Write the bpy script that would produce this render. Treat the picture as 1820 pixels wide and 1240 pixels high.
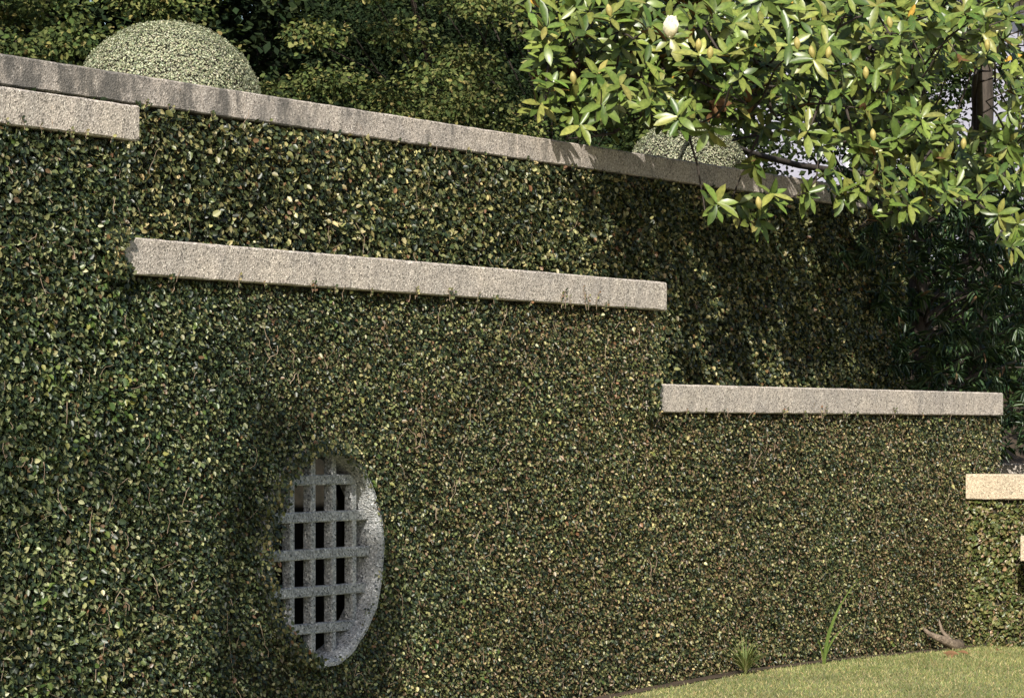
import bpy, math, random
import numpy as np
from mathutils import Vector

# ------------------------------------------------------------------ start clean
for o in list(bpy.data.objects):
    bpy.data.objects.remove(o, do_unlink=True)
scene = bpy.context.scene
COL = scene.collection
random.seed(11)
rng = np.random.default_rng(11)

# ------------------------------------------------------------------ camera
# world: the garden wall runs along +X at Y = 0; the camera stands on the lawn at Y < 0
F_PX, VPX, HOR = 6000.0, 4280.0, 762.0      # focal length, wall vanishing point, horizon, in photo pixels
EYE, DIST = 1.63, 9.6
ANG = math.atan2(VPX - 910.0, F_PX)         # angle between view axis and wall
FWD = np.array([math.cos(ANG), math.sin(ANG), 0.0])
RGT = np.array([math.sin(ANG), -math.cos(ANG), 0.0])
CAMP = np.array([0.0, -DIST, EYE])
cam_d = bpy.data.cameras.new('camera')
cam = bpy.data.objects.new('camera', cam_d)
COL.objects.link(cam)
cam.location = tuple(CAMP)
cam.rotation_euler = (math.pi / 2, 0, ANG - math.pi / 2)
cam_d.sensor_width = 36.0
cam_d.sensor_fit = 'HORIZONTAL'
cam_d.lens = 36.0 * F_PX / 1820.0
cam_d.shift_y = (HOR - 620.0) / 1820.0
cam_d.clip_end = 2000.0
scene.camera = cam

# ------------------------------------------------------------------ sky and sun
TRAVEL = Vector((0.76, 0.34, -0.55)).normalized()     # direction the sunlight travels
world = bpy.data.worlds.new('World')
scene.world = world
world.use_nodes = True
wn = world.node_tree
for n in list(wn.nodes):
    wn.nodes.remove(n)
wo = wn.nodes.new('ShaderNodeOutputWorld')
wb = wn.nodes.new('ShaderNodeBackground')
sky = wn.nodes.new('ShaderNodeTexSky')
sky.sky_type = 'NISHITA'
sky.sun_disc = False
sky.sun_elevation = math.asin(-TRAVEL.z)
sky.sun_rotation = math.atan2(-TRAVEL.x, -TRAVEL.y)
sky.air_density = 1.0
sky.dust_density = 1.5
wb.inputs['Strength'].default_value = 0.08
wn.links.new(sky.outputs['Color'], wb.inputs['Color'])
wn.links.new(wb.outputs['Background'], wo.inputs['Surface'])
sun_d = bpy.data.lights.new('sun', 'SUN')
sun_d.energy = 5.0
sun_d.angle = math.radians(0.53)
sun_d.color = (1.0, 0.945, 0.85)
sun = bpy.data.objects.new('sun', sun_d)
COL.objects.link(sun)
sun.rotation_euler = TRAVEL.to_track_quat('-Z', 'Y').to_euler()
sun.location = (-20, -10, 20)

scene.view_settings.view_transform = 'Standard'
scene.view_settings.look = 'None'
scene.view_settings.exposure = 0.72
scene.view_settings.gamma = 1.0
scene.view_settings.use_curve_mapping = False


# ------------------------------------------------------------------ pixel helpers
def at(px, py, Y):
    """point on the vertical plane Y seen at photo pixel (px, py)"""
    d = FWD * F_PX + RGT * (px - 910.0)
    t = (Y + DIST) / d[1]
    p = CAMP + d * t
    p[2] = EYE - (py - HOR) * t
    return p


def proj(p):
    """photo pixel and depth of points (N, 3)"""
    q = np.atleast_2d(p) - CAMP
    z = q @ FWD
    z = np.where(z < 0.1, 0.1, z)
    x = 910.0 + F_PX * (q @ RGT) / z
    y = HOR - F_PX * q[:, 2] / z
    return x, y, z


# ------------------------------------------------------------------ materials
def new_mat(name):
    m = bpy.data.materials.new(name)
    m.use_nodes = True
    nt = m.node_tree
    for n in list(nt.nodes):
        nt.nodes.remove(n)
    out = nt.nodes.new('ShaderNodeOutputMaterial')
    b = nt.nodes.new('ShaderNodeBsdfPrincipled')
    nt.links.new(b.outputs['BSDF'], out.inputs['Surface'])
    return m, nt, b, out


def ramp(nt, fac, stops):
    r = nt.nodes.new('ShaderNodeValToRGB')
    r.color_ramp.elements.remove(r.color_ramp.elements[1])
    e = r.color_ramp.elements[0]
    e.position, e.color = stops[0][0], (*stops[0][1], 1)
    for p, c in stops[1:]:
        e = r.color_ramp.elements.new(p)
        e.color = (*c, 1)
    nt.links.new(fac, r.inputs['Fac'])
    return r.outputs['Color']


def noise(nt, vec, scale, detail=3.0, rough=0.55):
    n = nt.nodes.new('ShaderNodeTexNoise')
    n.inputs['Scale'].default_value = scale
    n.inputs['Detail'].default_value = detail
    n.inputs['Roughness'].default_value = rough
    if vec is not None:
        nt.links.new(vec, n.inputs['Vector'])
    return n.outputs['Fac']


def mix(nt, a, b, fac, mode='MIX'):
    n = nt.nodes.new('ShaderNodeMix')
    n.data_type = 'RGBA'
    n.blend_type = mode
    if isinstance(fac, (int, float)):
        n.inputs['Factor'].default_value = fac
    else:
        nt.links.new(fac, n.inputs['Factor'])
    for v, s in ((a, n.inputs[6]), (b, n.inputs[7])):
        if isinstance(v, tuple):
            s.default_value = (*v, 1)
        else:
            nt.links.new(v, s)
    return n.outputs[2]


def leaf_mat(name, rough=0.45, spec=0.5, trans=0.22, tint=(1.0, 1.0, 1.0)):
    """leaf with its own colour in the attribute Col and some light passing through"""
    m, nt, b, out = new_mat(name)
    at_ = nt.nodes.new('ShaderNodeAttribute')
    at_.attribute_name = 'Col'
    geo = nt.nodes.new('ShaderNodeNewGeometry')
    n = noise(nt, geo.outputs['Position'], 45.0, 2.0)
    c = mix(nt, at_.outputs['Color'], ramp(nt, n, [(0.3, (0.72, 0.74, 0.66)), (0.7, (1.18, 1.14, 1.05))]), 1.0, 'MULTIPLY')
    nt.links.new(c, b.inputs['Base Color'])
    b.inputs['Roughness'].default_value = rough
    b.inputs['Specular IOR Level'].default_value = spec
    tr = nt.nodes.new('ShaderNodeBsdfTranslucent')
    tc = mix(nt, c, (1.25 * tint[0], 1.3 * tint[1], 0.55 * tint[2]), 1.0, 'MULTIPLY')
    nt.links.new(tc, tr.inputs['Color'])
    ms = nt.nodes.new('ShaderNodeMixShader')
    ms.inputs['Fac'].default_value = trans
    nt.links.new(b.outputs['BSDF'], ms.inputs[1])
    nt.links.new(tr.outputs['BSDF'], ms.inputs[2])
    nt.links.new(ms.outputs['Shader'], out.inputs['Surface'])
    return m


def stone_mat(name, base, dark, light, stain=0.0, speck=150.0, grime=0.0, warm=(0.34, 0.24, 0.14)):
    """exposed-aggregate cast stone: coloured chips, pits, optional weather stains running down"""
    m, nt, b, out = new_mat(name)
    tc = nt.nodes.new('ShaderNodeNewGeometry')
    pos = tc.outputs['Position']
    v = nt.nodes.new('ShaderNodeTexVoronoi')
    v.inputs['Scale'].default_value = speck
    nt.links.new(pos, v.inputs['Vector'])
    sep = nt.nodes.new('ShaderNodeSeparateColor')
    nt.links.new(v.outputs['Color'], sep.inputs['Color'])
    c = ramp(nt, sep.outputs['Red'], [(0.0, dark), (0.28, base), (0.75, base), (1.0, light)])
    n1 = noise(nt, pos, 3.0, 5.0, 0.65)
    c = mix(nt, c, ramp(nt, n1, [(0.3, (0.78, 0.78, 0.8)), (0.7, (1.12, 1.09, 1.05))]), 1.0, 'MULTIPLY')
    n2 = noise(nt, pos, 60.0, 2.0)
    c = mix(nt, c, ramp(nt, n2, [(0.35, (0.72, 0.72, 0.72)), (0.65, (1.15, 1.15, 1.15))]), 0.8, 'MULTIPLY')
    if grime > 0:
        mg = nt.nodes.new('ShaderNodeMapping')
        mg.inputs['Scale'].default_value = (6.0, 6.0, 2.2)
        mg.inputs['Location'].default_value = (3.1, 1.7, 0.4)
        nt.links.new(pos, mg.inputs['Vector'])
        ng = noise(nt, mg.outputs['Vector'], 1.0, 5.0, 0.68)
        c = mix(nt, c, (0.12, 0.115, 0.1), ramp(nt, ng, [(0.56, (0, 0, 0)), (0.74, (grime, grime, grime))]))
    if stain > 0:
        mp = nt.nodes.new('ShaderNodeMapping')
        mp.inputs['Scale'].default_value = (7.0, 7.0, 3.6)
        nt.links.new(pos, mp.inputs['Vector'])
        ns = noise(nt, mp.outputs['Vector'], 1.0, 6.0, 0.7)
        gx = nt.nodes.new('ShaderNodeSeparateXYZ')
        nt.links.new(pos, gx.inputs['Vector'])
        mr = nt.nodes.new('ShaderNodeMapRange')
        mr.inputs['From Min'].default_value = 13.0
        mr.inputs['From Max'].default_value = 18.5
        mr.inputs['To Min'].default_value = 0.2
        mr.inputs['To Max'].default_value = -0.06
        nt.links.new(gx.outputs['X'], mr.inputs['Value'])
        ad = nt.nodes.new('ShaderNodeMath')
        ad.operation = 'ADD'
        nt.links.new(ns, ad.inputs[0])
        nt.links.new(mr.outputs['Result'], ad.inputs[1])
        f = ramp(nt, ad.outputs['Value'], [(0.47, (0, 0, 0)), (0.66, (stain, stain, stain))])
        c = mix(nt, c, (0.075, 0.072, 0.066), f)
        nw = noise(nt, pos, 1.7, 3.0)
        c = mix(nt, c, warm, ramp(nt, nw, [(0.64, (0, 0, 0)), (0.75, (0.5, 0.5, 0.5))]))
    nt.links.new(c, b.inputs['Base Color'])
    b.inputs['Roughness'].default_value = 0.9
    b.inputs['Specular IOR Level'].default_value = 0.25
    bp = nt.nodes.new('ShaderNodeBump')
    bp.inputs['Strength'].default_value = 0.7
    bp.inputs['Distance'].default_value = 0.009 if name == 'rough_render' else 0.004
    nt.links.new(v.outputs['Distance'], bp.inputs['Height'])
    nt.links.new(bp.outputs['Normal'], b.inputs['Normal'])
    return m


def plain_mat(name, c1, c2, scale=8.0, rough=0.85, bump=0.3, stretch=None):
    m, nt, b, out = new_mat(name)
    tc = nt.nodes.new('ShaderNodeNewGeometry')
    pos = tc.outputs['Position']
    if stretch:
        mp = nt.nodes.new('ShaderNodeMapping')
        mp.inputs['Scale'].default_value = stretch
        nt.links.new(pos, mp.inputs['Vector'])
        pos = mp.outputs['Vector']
    n = noise(nt, pos, scale, 6.0, 0.65)
    nt.links.new(ramp(nt, n, [(0.3, c1), (0.7, c2)]), b.inputs['Base Color'])
    b.inputs['Roughness'].default_value = rough
    b.inputs['Specular IOR Level'].default_value = 0.25
    bp = nt.nodes.new('ShaderNodeBump')
    bp.inputs['Strength'].default_value = bump
    bp.inputs['Distance'].default_value = 0.02
    nt.links.new(n, bp.inputs['Height'])
    nt.links.new(bp.outputs['Normal'], b.inputs['Normal'])
    return m


M_COPING = stone_mat('cast_stone', (0.45, 0.4, 0.35), (0.14, 0.125, 0.11), (0.7, 0.64, 0.56), speck=110.0, grime=0.25)
M_COPING_OLD = stone_mat('weathered_cast_stone', (0.44, 0.39, 0.34), (0.14, 0.125, 0.11), (0.68, 0.62, 0.55), stain=0.8, speck=110.0, grime=0.2)
M_LATTICE = stone_mat('rough_render', (0.33, 0.345, 0.355), (0.09, 0.1, 0.105), (0.62, 0.63, 0.64), speck=105.0, grime=0.4)
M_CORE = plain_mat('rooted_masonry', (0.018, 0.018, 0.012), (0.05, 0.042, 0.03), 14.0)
M_BARK = plain_mat('bark', (0.025, 0.02, 0.016), (0.075, 0.06, 0.048), 9.0, stretch=(4, 4, 1))
M_STEM = plain_mat('fig_stem', (0.15, 0.105, 0.07), (0.34, 0.26, 0.19), 20.0)
M_TWIG = plain_mat('green_brown_twig', (0.07, 0.06, 0.03), (0.16, 0.13, 0.07), 20.0)
M_SOIL = plain_mat('leaf_litter', (0.03, 0.022, 0.015), (0.085, 0.06, 0.04), 6.0)
M_FIG = leaf_mat('fig_leaf', 0.42, 0.5, 0.2)
M_BOX = leaf_mat('box_leaf', 0.55, 0.35, 0.2)
M_TREE = leaf_mat('tree_leaf', 0.8, 0.12, 0.22)
M_STRAP = leaf_mat('strap_leaf', 0.4, 0.5, 0.15)
M_MAG = leaf_mat('magnolia_leaf', 0.36, 0.45, 0.18)
M_MAGU = leaf_mat('magnolia_leaf_underside', 0.7, 0.25, 0.12)
M_GRASS = leaf_mat('grass_blade', 0.55, 0.3, 0.25)
M_PETAL = leaf_mat('petal', 0.5, 0.3, 0.3, (0.9, 0.85, 1.5))


# ------------------------------------------------------------------ mesh helpers
def link(name, me, mats, parent=None):
    o = bpy.data.objects.new(name, me)
    COL.objects.link(o)
    for m in (mats if isinstance(mats, (list, tuple)) else [mats]):
        if me is not None and m.name not in [x.name for x in me.materials if x]:
            me.materials.append(m)
    if parent is not None:
        o.parent = parent
    return o


def thing(name, label, cat, group=None, loc=(0, 0, 0)):
    o = bpy.data.objects.new(name, None)
    o.empty_display_size = 0.2
    COL.objects.link(o)
    o.location = loc
    return tag(o, label, cat, group)


def tag(o, label, cat, group=None):
    o['label'] = label
    o['category'] = cat
    if group:
        o['group'] = group
    return o


def np_mesh(name, verts, quads, cols=None, fmat=None, smooth=False):
    me = bpy.data.meshes.new(name)
    verts = np.ascontiguousarray(verts, dtype=np.float32)
    quads = np.ascontiguousarray(quads, dtype=np.int32)
    nv, nf, k = len(verts), len(quads), quads.shape[1]
    me.vertices.add(nv)
    me.vertices.foreach_set('co', verts.ravel())
    me.loops.add(nf * k)
    me.loops.foreach_set('vertex_index', quads.ravel())
    me.polygons.add(nf)
    me.polygons.foreach_set('loop_start', np.arange(0, nf * k, k, dtype=np.int32))
    me.polygons.foreach_set('loop_total', np.full(nf, k, dtype=np.int32))
    if fmat is not None:
        me.polygons.foreach_set('material_index', np.ascontiguousarray(fmat, dtype=np.int32))
    if smooth:
        me.polygons.foreach_set('use_smooth', np.ones(nf, dtype=bool))
    if cols is not None:
        a = me.color_attributes.new('Col', 'FLOAT_COLOR', 'POINT')
        rgba = np.ones((nv, 4), dtype=np.float32)
        rgba[:, :3] = cols
        a.data.foreach_set('color', rgba.ravel())
    me.update()
    me.validate()
    return me


def norm(v):
    return v / np.maximum(np.linalg.norm(v, axis=-1, keepdims=True), 1e-9)


def frames(tip, nor):
    U = norm(tip)
    W = nor - (nor * U).sum(-1, keepdims=True) * U
    W = norm(W + 1e-6)
    V = np.cross(W, U)
    return U, V, W


def instance(tv, tf, pos, tip, nor, size, cols, width=None):
    """copies of a template (tv, tf) along tip / across / normal; returns verts, faces, colours"""
    U, V, W = frames(tip, nor)
    n, k = len(pos), len(tv)
    s = np.asarray(size).reshape(n, 1, 1)
    w = s if width is None else np.asarray(width).reshape(n, 1, 1)
    P = pos[:, None, :] + U[:, None, :] * tv[None, :, 0:1] * s + V[:, None, :] * tv[None, :, 1:2] * w + W[:, None, :] * tv[None, :, 2:3] * s
    Fc = tf[None, :, :] + (np.arange(n) * k)[:, None, None]
    C = np.repeat(cols, k, axis=0)
    return P.reshape(-1, 3), Fc.reshape(-1, tf.shape[1]), C


# small leaf: two quads folded along the midrib
LEAF_V = np.array([[0, 0, 0], [0.28, -0.33, 0.07], [0.68, -0.27, 0.05], [1.0, 0, -0.1], [0.68, 0.27, 0.05], [0.28, 0.33, 0.07]])
LEAF_F = np.array([[0, 1, 2, 3], [0, 3, 4, 5]])
QUAD_V = np.array([[0, 0, 0], [0.5, -0.36, 0.05], [1.0, 0, -0.05], [0.5, 0.36, 0.05]])
QUAD_F = np.array([[0, 1, 2, 3]])
BLADE_V = np.array([[0, -0.5, 0], [0, 0.5, 0], [0.6, 0.36, 0.06], [0.6, -0.36, 0.06], [1.0, 0.03, 0.2], [1.0, -0.03, 0.2]])
BLADE_F = np.array([[0, 1, 2, 3], [3, 2, 4, 5]])


def big_leaf(droop=0.14, fold=0.05, halfw=0.2, two=True, wav=0.0):
    st = [0.0, 0.1, 0.32, 0.58, 0.83, 1.0]
    hw = [0.025, 0.07, 0.82 * halfw, halfw, 0.66 * halfw, 0.004]
    v, f, m = [], [], []
    for s, off in ((0, 0.0), (1, -0.008)) if two else ((0, 0.0),):
        b = len(v)
        for i, (u, h) in enumerate(zip(st, hw)):
            z = -droop * u * u + off + 0.02 * u
            e = fold * h / halfw + wav * (1 if i % 2 else -1) * h
            v += [(u, -h, z + e), (u, 0, z), (u, h, z + e)]
        for i in range(5):
            a = b + 3 * i
            q = [(a, a + 1, a + 4, a + 3), (a + 1, a + 2, a + 5, a + 4)]
            for x in q:
                f.append(x if s == 1 else x[::-1])
                m.append(s)
    return np.array(v), np.array(f), np.array(m)


class MB:
    """collects boxes and tubes for one mesh"""
    def __init__(self):
        self.v, self.f = [], []

    def quad(self, *p):
        b = len(self.v)
        self.v += [tuple(x) for x in p]
        self.f.append(tuple(range(b, b + len(p))))

    def box(self, x0, x1, y0, y1, z0, z1):
        b = len(self.v)
        self.v += [(x0, y0, z0), (x1, y0, z0), (x1, y1, z0), (x0, y1, z0), (x0, y0, z1), (x1, y0, z1), (x1, y1, z1), (x0, y1, z1)]
        self.f += [(b, b + 3, b + 2, b + 1), (b + 4, b + 5, b + 6, b + 7), (b, b + 1, b + 5, b + 4), (b + 1, b + 2, b + 6, b + 5), (b + 2, b + 3, b + 7, b + 6), (b + 3, b, b + 4, b + 7)]
        return self

    def tube(self, pts, rad, seg=6):
        pts = [Vector(p) for p in pts]
        n = len(pts)
        b = len(self.v)
        ref = Vector((0.31, 0.17, 0.93))
        for i, p in enumerate(pts):
            d = (pts[min(i + 1, n - 1)] - pts[max(i - 1, 0)])
            d = d.normalized() if d.length > 1e-9 else Vector((0, 0, 1))
            a = d.cross(ref if abs(d.dot(ref)) < 0.95 else Vector((1, 0, 0))).normalized()
            c = d.cross(a)
            r = rad[i] if hasattr(rad, '__len__') else rad
            for k in range(seg):
                t = 2 * math.pi * k / seg
                q = p + a * (math.cos(t) * r) + c * (math.sin(t) * r)
                self.v.append(tuple(q))
        for i in range(n - 1):
            for k in range(seg):
                k2 = (k + 1) % seg
                self.f.append((b + i * seg + k, b + i * seg + k2, b + (i + 1) * seg + k2, b + (i + 1) * seg + k))
        self.f.append(tuple(b + k for k in range(seg))[::-1])
        self.f.append(tuple(b + (n - 1) * seg + k for k in range(seg)))
        return self

    def build(self, name, mat, parent=None, bevel=0.0, smooth=False):
        me = bpy.data.meshes.new(name)
        me.from_pydata(self.v, [], self.f)
        me.update()
        if smooth:
            for p in me.polygons:
                p.use_smooth = True
        o = link(name, me, mat, parent)
        if bevel > 0:
            bm = o.modifiers.new('bevel', 'BEVEL')
            bm.width = bevel
            bm.segments = 2
        return o


def palette(n, cols, weights, jitter=0.25):
    cols = np.array(cols)
    w = np.array(weights, dtype=float)
    i = rng.choice(len(cols), n, p=w / w.sum())
    return cols[i] * (1 + rng.uniform(-jitter, jitter, (n, 1))) * (1 + rng.uniform(-0.08, 0.08, (n, 3)))


def wave(x, z, s):
    """cheap smooth noise in about -1..1"""
    return (np.sin(x * 2.3 + 1.3 * np.sin(z * 1.9 + s) + s) + np.sin(z * 3.1 + 1.7 * np.sin(x * 1.4 - s) + 2 * s)
            + 0.7 * np.sin(x * 7.1 + z * 3.3 + 3 * s) + 0.7 * np.sin(z * 8.3 - x * 4.7 + s)) / 3.4


# ------------------------------------------------------------------ ground
def ground_h(x, y):
    # slight rise of the lawn towards the foot of the wall
    g = np.exp(-((x - 20.5) / 3.0) ** 2) * np.exp(-((y + 0.2) / 2.5) ** 2)
    return 0.075 * g - 0.048


gx = np.concatenate([[-600, -200, -60, -20, 0, 6], np.arange(10, 34, 0.5), [36, 40, 50, 80, 150, 300, 700]])
gy = np.concatenate([[-600, -200, -60, -25, -14], np.arange(-10, 3, 0.5), [5, 10, 30, 100, 300, 700]])
GX, GY = np.meshgrid(gx, gy, indexing='ij')
GZ = ground_h(GX, GY)
nx, ny = GX.shape
idx = np.arange(nx * ny).reshape(nx, ny)
gq = np.stack([idx[:-1, :-1], idx[1:, :-1], idx[1:, 1:], idx[:-1, 1:]], -1).reshape(-1, 4)
m_lawn, nt, b, out = new_mat('lawn_turf')
geo = nt.nodes.new('ShaderNodeNewGeometry')
n1 = noise(nt, geo.outputs['Position'], 1.3, 4.0)
n2 = noise(nt, geo.outputs['Position'], 70.0, 3.0)
c = ramp(nt, n1, [(0.3, (0.13, 0.15, 0.06)), (0.7, (0.25, 0.225, 0.11))])
c = mix(nt, c, ramp(nt, n2, [(0.3, (0.55, 0.6, 0.5)), (0.7, (1.2, 1.15, 1.1))]), 1.0, 'MULTIPLY')
nt.links.new(c, b.inputs['Base Color'])
b.inputs['Roughness'].default_value = 0.95
lawn = link('lawn', np_mesh('lawn', np.stack([GX, GY, GZ], -1).reshape(-1, 3), gq, smooth=True), m_lawn)
lawn['kind'] = 'structure'

# raised garden behind the walls: a flat terrace that turns into a bank past the end of the rear wall
TZ = 2.85
tx = np.concatenate([[-600, -150, -40, 0, 8], np.arange(10, 34, 0.4), [36, 40, 50, 80, 150, 300, 700]])
ty = np.concatenate([[1.42, 1.5, 1.7, 2, 2.5, 3, 3.5, 4, 4.5, 5, 5.5, 6, 6.5, 8, 12, 30, 100, 300, 700]])
TX, TY = np.meshgrid(tx, ty, indexing='ij')
wid = np.clip((TX - 25.7) / 2.0, 0.0, 1.0) * 4.5 + 0.05
tt = np.clip((TY - 1.44) / wid, 0, 1)
TH = -0.08 + (TZ + 0.08) * tt * tt * (3 - 2 * tt) + 0.05 * wave(TX, TY, 0.4) * (tt > 0.9)
nx, ny = TX.shape
idx = np.arange(nx * ny).reshape(nx, ny)
tq = np.stack([idx[:-1, :-1], idx[1:, :-1], idx[1:, 1:], idx[:-1, 1:]], -1).reshape(-1, 4)
terr = link('terrace_ground', np_mesh('terrace_ground', np.stack([TX, TY, TH], -1).reshape(-1, 3), tq, smooth=True), M_SOIL)
terr['kind'] = 'structure'

# bare earth strip under the creeper
bx = np.arange(9.0, 26.0, 0.2)
by = np.array([0.12, 0.0, -0.05, -0.1])
BX, BY = np.meshgrid(bx, by, indexing='ij')
BY = BY + (BY < -0.08) * 0.03 * wave(BX * 2.4, BX, 0.9)
idx = np.arange(BX.size).reshape(BX.shape)
bq = np.stack([idx[:-1, 1:], idx[1:, 1:], idx[1:, :-1], idx[:-1, :-1]], -1).reshape(-1, 4)
bed = link('soil_strip', np_mesh('soil_strip', np.stack([BX, BY, ground_h(BX, BY) + 0.006], -1).reshape(-1, 3), bq), M_SOIL)
bed['kind'] = 'structure'

# ------------------------------------------------------------------ stepped front wall
A_TOP, B_TOP, C_TOP = 3.197, 2.557, 1.914
XA, XB, XC = 13.37, 19.07, 24.95
WX, WZ, WR = 15.12, 0.965, 0.562          # round window
CT = 0.18                                 # coping thickness
CORE_Y0, CORE_Y1 = 0.075, 0.37

wall = thing('stepped_garden_wall', 'creeper covered garden wall stepping down in three levels with round lattice window', 'wall')
mb = MB()
mb.box(6.0, XA - 0.01, CORE_Y0, CORE_Y1, -0.3, A_TOP - CT)
h = 0.75                                   # square of wall around the window
mb.box(XA - 0.01, WX - h, CORE_Y0, CORE_Y1, -0.3, B_TOP - CT)
mb.box(WX + h, XB - 0.01, CORE_Y0, CORE_Y1, -0.3, B_TOP - CT)
mb.box(WX - h, WX + h, CORE_Y0, CORE_Y1, -0.3, WZ - h)
mb.box(WX - h, WX + h, CORE_Y0, CORE_Y1, WZ + h, B_TOP - CT)
mb.box(XB - 0.01, XC - 0.03, CORE_Y0, CORE_Y1, -0.3, C_TOP - CT)
NS = 64
for k in range(NS):
    t0, t1 = 2 * math.pi * k / NS, 2 * math.pi * (k + 1) / NS

    def sq(t):
        c_, s_ = math.cos(t), math.sin(t)
        q = h / max(abs(c_), abs(s_))
        return WX + c_ * q, WZ + s_ * q

    def ci(t):
        return WX + math.cos(t) * (WR + 0.03), WZ + math.sin(t) * (WR + 0.03)

    def co(t):
        return WX + math.cos(t) * (WR + 0.15), WZ + math.sin(t) * (WR + 0.15)
    for yy, ci in ((CORE_Y0, ci), (CORE_Y1, co)):
        p = [(sq(t0)[0], yy, sq(t0)[1]), (sq(t1)[0], yy, sq(t1)[1]), (ci(t1)[0], yy, ci(t1)[1]), (ci(t0)[0], yy, ci(t0)[1])]
        mb.quad(*(p if yy == CORE_Y0 else p[::-1]))
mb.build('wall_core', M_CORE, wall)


def slab(a0, a1, b0, b1, z0, z1, along='x', ch=0.011):
    """coping stone: long block with worn, slightly uneven front arrises; along = axis it runs on, b0 = its front"""
    m_ = MB()
    n_ = max(int((a1 - a0) / 0.07), 2)
    prev = None
    for i in range(n_ + 1):
        a_ = a0 + (a1 - a0) * i / n_
        j = [random.gauss(0, 0.0013) for _ in range(6)]
        c1_ = ch * random.uniform(0.6, 1.1) + (random.uniform(0.004, 0.012) if random.random() < 0.05 else 0)
        c2_ = ch * 0.7 * random.uniform(0.6, 1.3)
        pr = [(b0 + j[0], z0 + c2_), (b0 + j[1], z1 - c1_), (b0 + c1_, z1 + j[2] * 0.6), (b1, z1 + j[3] * 0.6), (b1, z0), (b0 + c2_, z0 + j[4] * 0.6)]
        ring = [(a_, y, z) if along == 'x' else (y, a_, z) for y, z in pr]
        if prev:
            for k in range(6):
                q = (prev[k], ring[k], ring[(k + 1) % 6], prev[(k + 1) % 6])
                m_.quad(*(q if along == 'x' else q[::-1]))
        else:
            m_.quad(*(ring if along == 'x' else ring[::-1]))
        prev = ring
    m_.quad(*(prev[::-1] if along == 'x' else prev))
    return m_


def coping(parent, spans, ztop, t, y0, y1, mat, name='coping_slab'):
    for x0, x1 in spans:
        slab(x0 + 0.0015, x1 - 0.0015, y0, y1, ztop - t, ztop).build(name, mat, parent)


coping(wall, [(6.0, 9.2), (9.2, XA + 0.03)], A_TOP, 0.172, 0.0, 0.42, M_COPING)
coping(wall, [(XA - 0.16, 15.3), (15.3, 17.2), (17.2, XB + 0.02)], B_TOP, CT, 0.0, 0.42, M_COPING)
coping(wall, [(XB - 0.16, 21.86), (21.86, XC)], C_TOP, CT, 0.0, 0.42, M_COPING)

# round window: a rough rendered reveal with a square lattice set back in it
mb = MB()
N2 = 96
y_f, y_b, r_o = 0.03, 0.2, WR + 0.04
for k in range(N2):
    t0, t1 = 2 * math.pi * k / N2, 2 * math.pi * (k + 1) / N2
    def pt(t, r, y):
        rr = r + 0.004 * math.sin(9 * t) + 0.003 * math.sin(23 * t + 1)
        return (WX + math.cos(t) * rr, y, WZ + math.sin(t) * rr)
    prof = [(r_o, y_b), (r_o, y_f), (WR + 0.02, y_f), (WR, y_f + 0.02), (WR - 0.008, y_f + 0.1), (WR - 0.01, y_b)]
    for i in range(len(prof)):
        (ra, ya), (rb, yb) = prof[i], prof[(i + 1) % len(prof)]
        mb.quad(pt(t0, ra, ya), pt(t0, rb, yb), pt(t1, rb, yb), pt(t1, ra, ya))
win = mb.build('round_window', M_LATTICE, wall)
win['label'] = 'round window opening with deep grey rendered reveal and square lattice'
LY0, LY1, BW = 0.1, 0.155, 0.029
for k in range(-2, 3):
    x = WX + 0.205 * k
    hh = math.sqrt(max(WR ** 2 - (x - WX) ** 2, 0)) + 0.01
    zs = np.linspace(WZ - hh, WZ + hh, 9)
    m_ = MB()
    m_.box(x - 0.022 + random.uniform(-.002, .002), x + 0.022, LY0, LY1, WZ - hh, WZ + hh)
    m_.build('lattice_bar', M_LATTICE, win, bevel=0.007)
for k in range(-2, 3):
    z = WZ + 0.197 * k
    hh = math.sqrt(max(WR ** 2 - (z - WZ) ** 2, 0)) + 0.01
    MB().box(WX - hh, WX + hh, LY0 - 0.004, LY1 - 0.003, z - BW + 0.001, z + BW + random.uniform(-.002, .002)).build('lattice_bar', M_LATTICE, win, bevel=0.007)

# ------------------------------------------------------------------ tall rear wall
RY = 1.2
R_TOP, RCT = 3.56, 0.16
RX1 = 25.9
rear = thing('rear_garden_wall', 'tall straight garden wall with weathered stone coping behind the stepped wall', 'wall')
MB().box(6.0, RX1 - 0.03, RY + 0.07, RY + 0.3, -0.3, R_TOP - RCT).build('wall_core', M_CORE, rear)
coping(rear, [(6.0, 9.7), (9.7, 12.9), (12.9, 16.1), (16.1, 19.3), (19.3, 22.5), (22.5, RX1)], R_TOP, RCT, RY, RY + 0.36, M_COPING_OLD)

# ------------------------------------------------------------------ walls at the far end
DX = 24.24
endw = thing('cross_garden_wall', 'sunlit cross wall with cream coping meeting the low end of the stepped wall', 'wall')
MB().box(DX + 0.06, DX + 0.32, -4.6, 0.06, -0.3, 1.285 - 0.19).build('wall_core', M_CORE, endw)
M_CREAM = stone_mat('cream_cast_stone', (0.46, 0.385, 0.28), (0.26, 0.21, 0.15), (0.64, 0.55, 0.41), grime=0.3, speck=110.0)
for y0, y1 in ((-4.6, -1.9), (-1.9, 0.03)):
    slab(y0 + 0.001, y1 - 0.001, DX, DX + 0.36, 1.285 - 0.192, 1.285, 'y').build('coping_slab', M_CREAM, endw)
loww = thing('low_garden_wall', 'low pale block wall in front of the sunlit cross wall', 'wall')
MB().box(DX - 0.28, DX - 0.05, -4.6, -0.6, -0.3, 0.64).build('wall_core', M_CORE, loww)
slab(-4.6, -0.543, DX - 0.34, DX - 0.005, 0.642, 0.832, 'y').build('coping_slab', M_CREAM, loww)
farw = thing('shaded_garden_wall', 'shaded grey wall coping beyond the cross wall', 'wall')
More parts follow.
